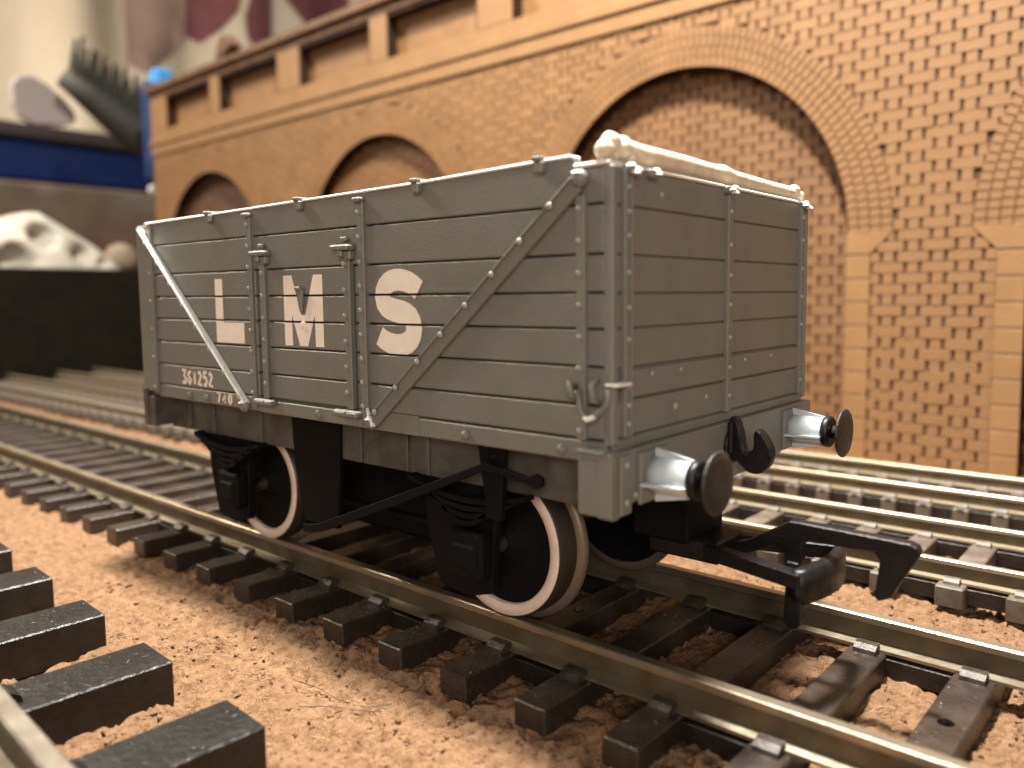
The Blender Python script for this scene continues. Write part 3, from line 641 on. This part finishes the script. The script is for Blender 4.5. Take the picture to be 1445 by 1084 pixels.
def vis(b):       # inside the frame of the photograph and clear of the wagon
    sx = (b[0] + b[1]) / 2; zc_ = b[2]; return -2.5 < sx < 2.2 and zc_ < 8.1
near = sorted([b for b in bricks if vis(b)], key=size_key)[:285]; ns = set(near)
bmesh_cache = {}
for a, b, z0, z1 in near:
    key = (round(b - a, 2), round(z1 - z0, 2))
    if key not in bmesh_cache: bmesh_cache[key] = MB().box(-key[0] / 2, key[0] / 2, 0, .034, -key[1] / 2, key[1] / 2, .007).mesh('brick', BRICK)
    o = link('brick', bmesh_cache[key], va); o.location = ((a + b) / 2, brick_depth(), (z0 + z1) / 2); o.rotation_euler.y = rand.uniform(-.006, .006)
sb = MB()
for b in bricks:
    if b in ns: continue
    d = brick_depth(); sb.box(b[0], b[1], d, .034, b[2], b[3])
sb.build('brickwork', BRICK, va, kind='stuff')
# recessed panels in the arches, also brick
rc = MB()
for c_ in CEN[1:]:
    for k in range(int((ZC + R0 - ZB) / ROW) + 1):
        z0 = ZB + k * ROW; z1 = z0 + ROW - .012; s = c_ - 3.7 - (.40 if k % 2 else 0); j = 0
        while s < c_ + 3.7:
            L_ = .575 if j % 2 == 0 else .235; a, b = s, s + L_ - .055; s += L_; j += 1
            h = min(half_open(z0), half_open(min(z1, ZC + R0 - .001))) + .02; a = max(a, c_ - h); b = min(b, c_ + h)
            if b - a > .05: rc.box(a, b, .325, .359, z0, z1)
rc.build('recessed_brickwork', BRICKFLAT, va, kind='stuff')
# arch rings: four courses of header bricks
vous = []
for ci, c_ in enumerate(CEN):
    for ring in range(4):
        ra = R0 + .02 + ring * .196; rb_ = ra + .184; n = int(PI * (ra + .09) / .150)
        for k in range(n):
            t0 = PI * (k + .07) / n; t1 = PI * (k + .93) / n
            vous.append((c_, ra, rb_, t0, t1))
def vkey(v):
    t = (v[3] + v[4]) / 2; s_ = v[0] + v[1] * math.cos(t); return (s_ - cam_s) ** 2 + (ZC + v[1] * math.sin(t) - 2.5) ** 2
def vvis(v):
    t = (v[3] + v[4]) / 2; s_ = v[0] + v[1] * math.cos(t); z = ZC + v[1] * math.sin(t); return s_ < 2.1 and s_ > -2.4 and z < 7.6
vn = set(sorted([v for v in vous if vvis(v)], key=vkey)[:170])
vb = MB()
for v in vous:
    c_, ra, rb_, t0, t1 = v; d = brick_depth() * .5 - .012
    P = [(c_ + R * math.cos(t), ZC + R * math.sin(t)) for R, t in ((ra, t0), (rb_, t0), (rb_, t1), (ra, t1))]
    if v in vn:
        cx = sum(p_[0] for p_ in P) / 4; cz = sum(p_[1] for p_ in P) / 4
        mb = MB().prism([(a - cx, b - cz) for a, b in P], d, .034, 'xz', .005); o = mb.build('arch_brick', BRICK, va); o.location = (cx, 0, cz)
    else: vb.prism(P, d, .034, 'xz')
vb.build('arch_brickwork', BRICK, va, kind='stuff')
# stone quoins and imposts on both jambs of every arch
for c_ in CEN:
    for s_ in (-1, 1):
        if c_ + s_ * JW > SR + 1: continue
        x_in, x_out = c_ + s_ * JW, c_ + s_ * QW
        x_top = c_ + s_ * (QW + .34)
        MB().prism([(x_in, 3.26), (x_out, 3.26), (x_top, 3.60), (x_top - s_ * .02, 3.64), (x_in, 3.64)], -.012, .035, 'xz', .008).build('impost_stone', STONE, va)
        z = 3.235
        while z > ZB + .1:
            z0 = max(z - .40, ZB); MB().box(min(x_in, x_out), max(x_in, x_out), -.008 + rand.uniform(-.003, .003), .034, z0, z, .008).build('quoin_stone', STONE, va); z -= .42
# string course, parapet with recessed panels, coping
sc_ = MB().box(SL - .03, SR, -.05, .35, 8.24, 8.60, .02).build('string_course', STONE, va)
MB().box(SL - .06, SR, -.10, .36, 8.60, 8.86, .03).build('string_course', STONE, va)
MB().box(SL, SR, .30, .60, 8.86, 10.66).build('parapet_back', BRICK, va)
for a_, b_ in ((-27.5, -24.1), (-23.35, -19.6), (-18.3, -14.75), (-13.95, -10.4), (-9.2, -5.9), (-4.8, -1.5), (-.4, 2.9), (4.0, 7.3)):
    MB().box(a_, a_ + .03, -.049, .359, 9.16, 10.42).build('cut_edge', BURNT, va); MB().box(b_ - .02, b_, -.03, .299, 9.16, 10.42).build('cut_edge', BURNT, va); MB().box(a_ + .02, b_ - .02, -.03, .299, 10.28, 10.419).build('cut_edge', BURNT, va)
MB().box(SL, SR, -.05, .299, 8.86, 9.16, .015).build('parapet_plinth', STONE, va)
MB().box(SL, SR, -.05, .299, 10.42, 10.66, .01).build('parapet_rail', COPING, va)
rec = [(-27.5, -24.1), (-23.35, -19.6), (-18.3, -14.75), (-13.95, -10.4), (-9.2, -5.9), (-4.8, -1.5), (-.4, 2.9), (4.0, 7.3)]
e_ = [SL] + [v for p_ in rec for v in p_] + [SR]
for a, b in zip(e_[::2], e_[1::2]): MB().box(a, b, -.045, .299, 9.16, 10.42, .02).build('parapet_pilaster', STONE, va)
MB().box(SL - .12, SR, -.20, .62, 10.66, 10.90, .03).build('coping', COPING, va)
bt = thing('wood_offcut', 'small brown offcut lying on the viaduct coping near its left end', 'offcut', (2 - 22.9, 9.2 + .75, 11.0), -.3)
MB().prism([(-1.35, 0), (-.3, .62), (.2, .66), (1.3, .12), (1.2, 0)], -.2, .2, 'xz', .03).build('block', COPING, bt)
# ------------------------------------------------------------------ things beyond the left end of the layout
bx = MB().box(-40, -27.0, -30, 9.6, GZ - .02, 3.72, .06); tag(bx.build('storage_box', DKBOX), 'long black box standing across the far left end of the tracks', 'box')
bp_ = thing('storage_tub', 'dark blue tub with a black rim in the blurred left background', 'tub')
TUBB = mat('dark_blue_plastic', (.004, .014, .075), .6, spec=.15)
MB().box(-60, -50, -25, 21.6, 9.75, 12.3, .25).build('tub_body', TUBB, bp_)
MB().box(-60.3, -49.7, -25.3, 21.9, 12.3, 13.25, .2).build('rim', mat('near_black_rim', (.025, .018, .022), .6), bp_)
CARD = mat('mottled_brown_card', (.115, .085, .065), .8, noise=(.22, (.16, .125, .10), .35, .65))
car = thing('cardboard_carton', 'mottled grey-brown carton under the dark blue tub', 'carton')
MB().box(-60, -49.6, -25, 22.6, -2, 9.70, .2).build('carton_side', CARD, car)
MB().box(-49.61, -49.4, -24, 22.0, 4.6, 6.6, .05).build('carton_band', mat('dull_mauve_band', (.12, .07, .065), .8, noise=(.3, (.15, .1, .085), .4, .6)), car)
# cloth backdrop
CLOTH = mat('cream_cloth', (.72, .64, .50), .9, spec=.1, noise=(.12, (.80, .73, .60), .35, .65))
CL2 = mat('mauve_print', (.22, .085, .10), .9, spec=.1, noise=(.3, (.26, .11, .12), .4, .6)); CL3 = mat('grey_pink_print', (.36, .26, .24), .9, spec=.1, noise=(.15, (.46, .35, .31), .35, .65))
cm_ = thing('cloth', 'cream cloth printed with mauve shapes hanging behind everything', 'cloth', (-62, 0, 0))
def fold(y, z): return 1.1 * math.sin(y * .33 + .05 * z) + .5 * math.sin(y * .9 + 1.3)
ys_ = np.linspace(-30, 85, 160); zs_ = np.linspace(-2, 62, 24)
mb = MB(); vs = [(fold(y, z), y, z) for y in ys_ for z in zs_]; nz = len(zs_)
mb.add(vs, [(i * nz + j, (i + 1) * nz + j, (i + 1) * nz + j + 1, i * nz + j + 1) for i in range(len(ys_) - 1) for j in range(nz - 1)], True); mb.build('cloth_sheet', CLOTH, cm_)
def patch(poly, m_, off=.12):
    bm = bmesh.new(); bm.faces.new([bm.verts.new((0, a * 1.02, b * 1.02)) for a, b in poly]); bmesh.ops.triangulate(bm, faces=bm.faces)
    bmesh.ops.subdivide_edges(bm, edges=bm.edges, cuts=5, use_grid_fill=True)
    for v in bm.verts: v.co.x = fold(v.co.y, v.co.z) + off
    mb = MB().bm(bm, True); mb.build('printed_shape', m_, cm_)
patch([(25.0, 36), (25.0, 26), (24.7, 21.2), (26.2, 20.6), (28.2, 22.4), (30.0, 24.1), (30.3, 27), (30.4, 36)], CL3)
patch([(24.4, 17.2), (25.4, 20.6), (25.9, 18.0), (26.0, 15.9), (24.9, 15.6)], CL3, .14)
patch([(30.6, 36), (30.5, 27), (30.2, 24.6), (31.3, 24.3), (32.8, 25.6), (33.9, 27.2), (34.5, 30), (35, 36)], CL2, .16)
patch([(34.6, 25.1), (34.4, 26.8), (35.2, 29.5), (36.0, 34), (37.4, 34), (36.9, 29.5), (37.1, 26.8), (37.0, 24.2), (35.9, 23.4)], CL2, .16)
patch([(37.7, 36), (38.0, 31.5), (38.9, 29.3), (40.6, 27.6), (42.8, 27.2), (48, 30), (60, 34), (60, 42), (38, 42)], CL2, .16)
patch([(4, 30), (9, 26), (13, 23), (14.5, 23.5), (9, 27.5), (5, 33)], CL3, .12)
# skull on the black box
def clump_noise(v): return .02 * math.sin(v.x * 9 + v.y * 7) * math.cos(v.z * 8)
sk = thing('toy_skull', 'cream-white skull with dark eye sockets resting on the black box', 'skull', (-29.6, 6.6, 3.72))
bm = bmesh.new(); bmesh.ops.create_uvsphere(bm, u_segments=64, v_segments=40, radius=1)
for v in bm.verts:
    c_ = v.co.copy(); y = c_.y; z = c_.z; x = c_.x
    L_ = 3.1 if y > 0 else 2.4; hgt = 2.25 * (1 - .62 * max(y, 0) ** .9 * 1.0) if z > 0 else .35
    P = Vector((x * (1.7 if y < 0 else 1.7 - .7 * y), y * L_, z * hgt))
    for (sy, sz, sr, dep) in ((-.25, 1.30, .50, 1.5), (1.15, .62, .42, 1.1), (-1.25, .35, .60, 1.5), (2.1, .3, .25, .6)):
        if x > -.1:
            d = math.hypot(P.y - sy, P.z - sz)
            if d < sr: P.x -= dep * math.cos(d / sr * PI / 2) ** .6
    v.co = P * (1 + clump_noise(c_))
sk2 = MB().bm(bm, True).build('cranium', mat('skull_plaster', (.42, .39, .33), .7, noise=(2, (.52, .48, .41), .4, .65)), sk)
tag(MB().bm(lump((0, 0, 0), .62), True).build('pebble', mat('tan_pebble', (.20, .155, .11), .8)), 'small tan round lump beside the skull on the black box', 'lump'); bpy.data.objects['pebble'].location = (-29.6, 9.75, 4.3)
# black bristled brush
hb = thing('hairbrush', 'black brush with upright bristles leaning behind the viaduct end', 'brush', (-36, 0, 0))
MB().tube([(0, 10.35, 13.0), (0, 11.4, 12.35), (0, 12.6, 11.5), (0, 13.8, 10.7), (.0, 15.2, 10.2)], [.5, .66, .8, .9, .9], 14).build('handle', mat('black_rubber', (.04, .038, .034), .6), hb)
bs = MB(); HB = mat('black_bristle', (.026, .025, .022), .6)
for k in range(10):
    t_ = k / 9; y = 10.7 + 4.3 * t_; z = 12.7 - 2.1 * t_
    for j in (-.25, .25):
        L_ = 2.2 * (1 - .12 * abs(j)) + rand.uniform(-.25, .25)
        MB().tube([(j, y, z - .3), (j * 1.5, y + .25 + .25 * t_, z + L_ * .6), (j * 1.7, y + .45, z + L_)], [.17, .14, .08], 6).build('bristle', HB, hb)
bl = thing('grey_paddle', 'grey leaf-shaped paddle behind the black brush', 'paddle', (-38, 0, 0))
MB().prism([(8.75, 12.7), (9.05, 13.1), (9.6, 13.25), (10.3, 12.95), (11.0, 12.4), (11.5, 11.8), (11.5, 11.3), (11.0, 11.05), (9.6, 10.95), (9.0, 11.2), (8.75, 11.8)], -.2, .2, 'yz', .08).build('blade', mat('dull_grey_rubber', (.34, .30, .29), .8), bl)
# blue clamp at the viaduct end
cl = thing('blue_clamp', 'bright blue plastic clamp hugging the left end of the viaduct', 'clamp', (-31.5, 0, 0))
MB().box(-.35, .35, 12.35, 13.25, 12.2, 13.0, .15).build('jaw', mat('light_blue_plastic', (.05, .30, .70), .4), cl)
MB().box(-.3, .3, 11.9, 12.75, 7.9, 12.3, .15).build('strap', mat('deep_blue_plastic', (.006, .028, .11), .4), cl)
for z in (11.0, 9.3, 8.2): MB().box(.28, .36, 12.1, 12.5, z - .7, z + .1, .03).build('catch', BLUE, cl)
MB().lathe([(0, .22), (.3, .2)], (.1, 12.1, 7.5), 'x', 12).build('foot', WHITE, cl)
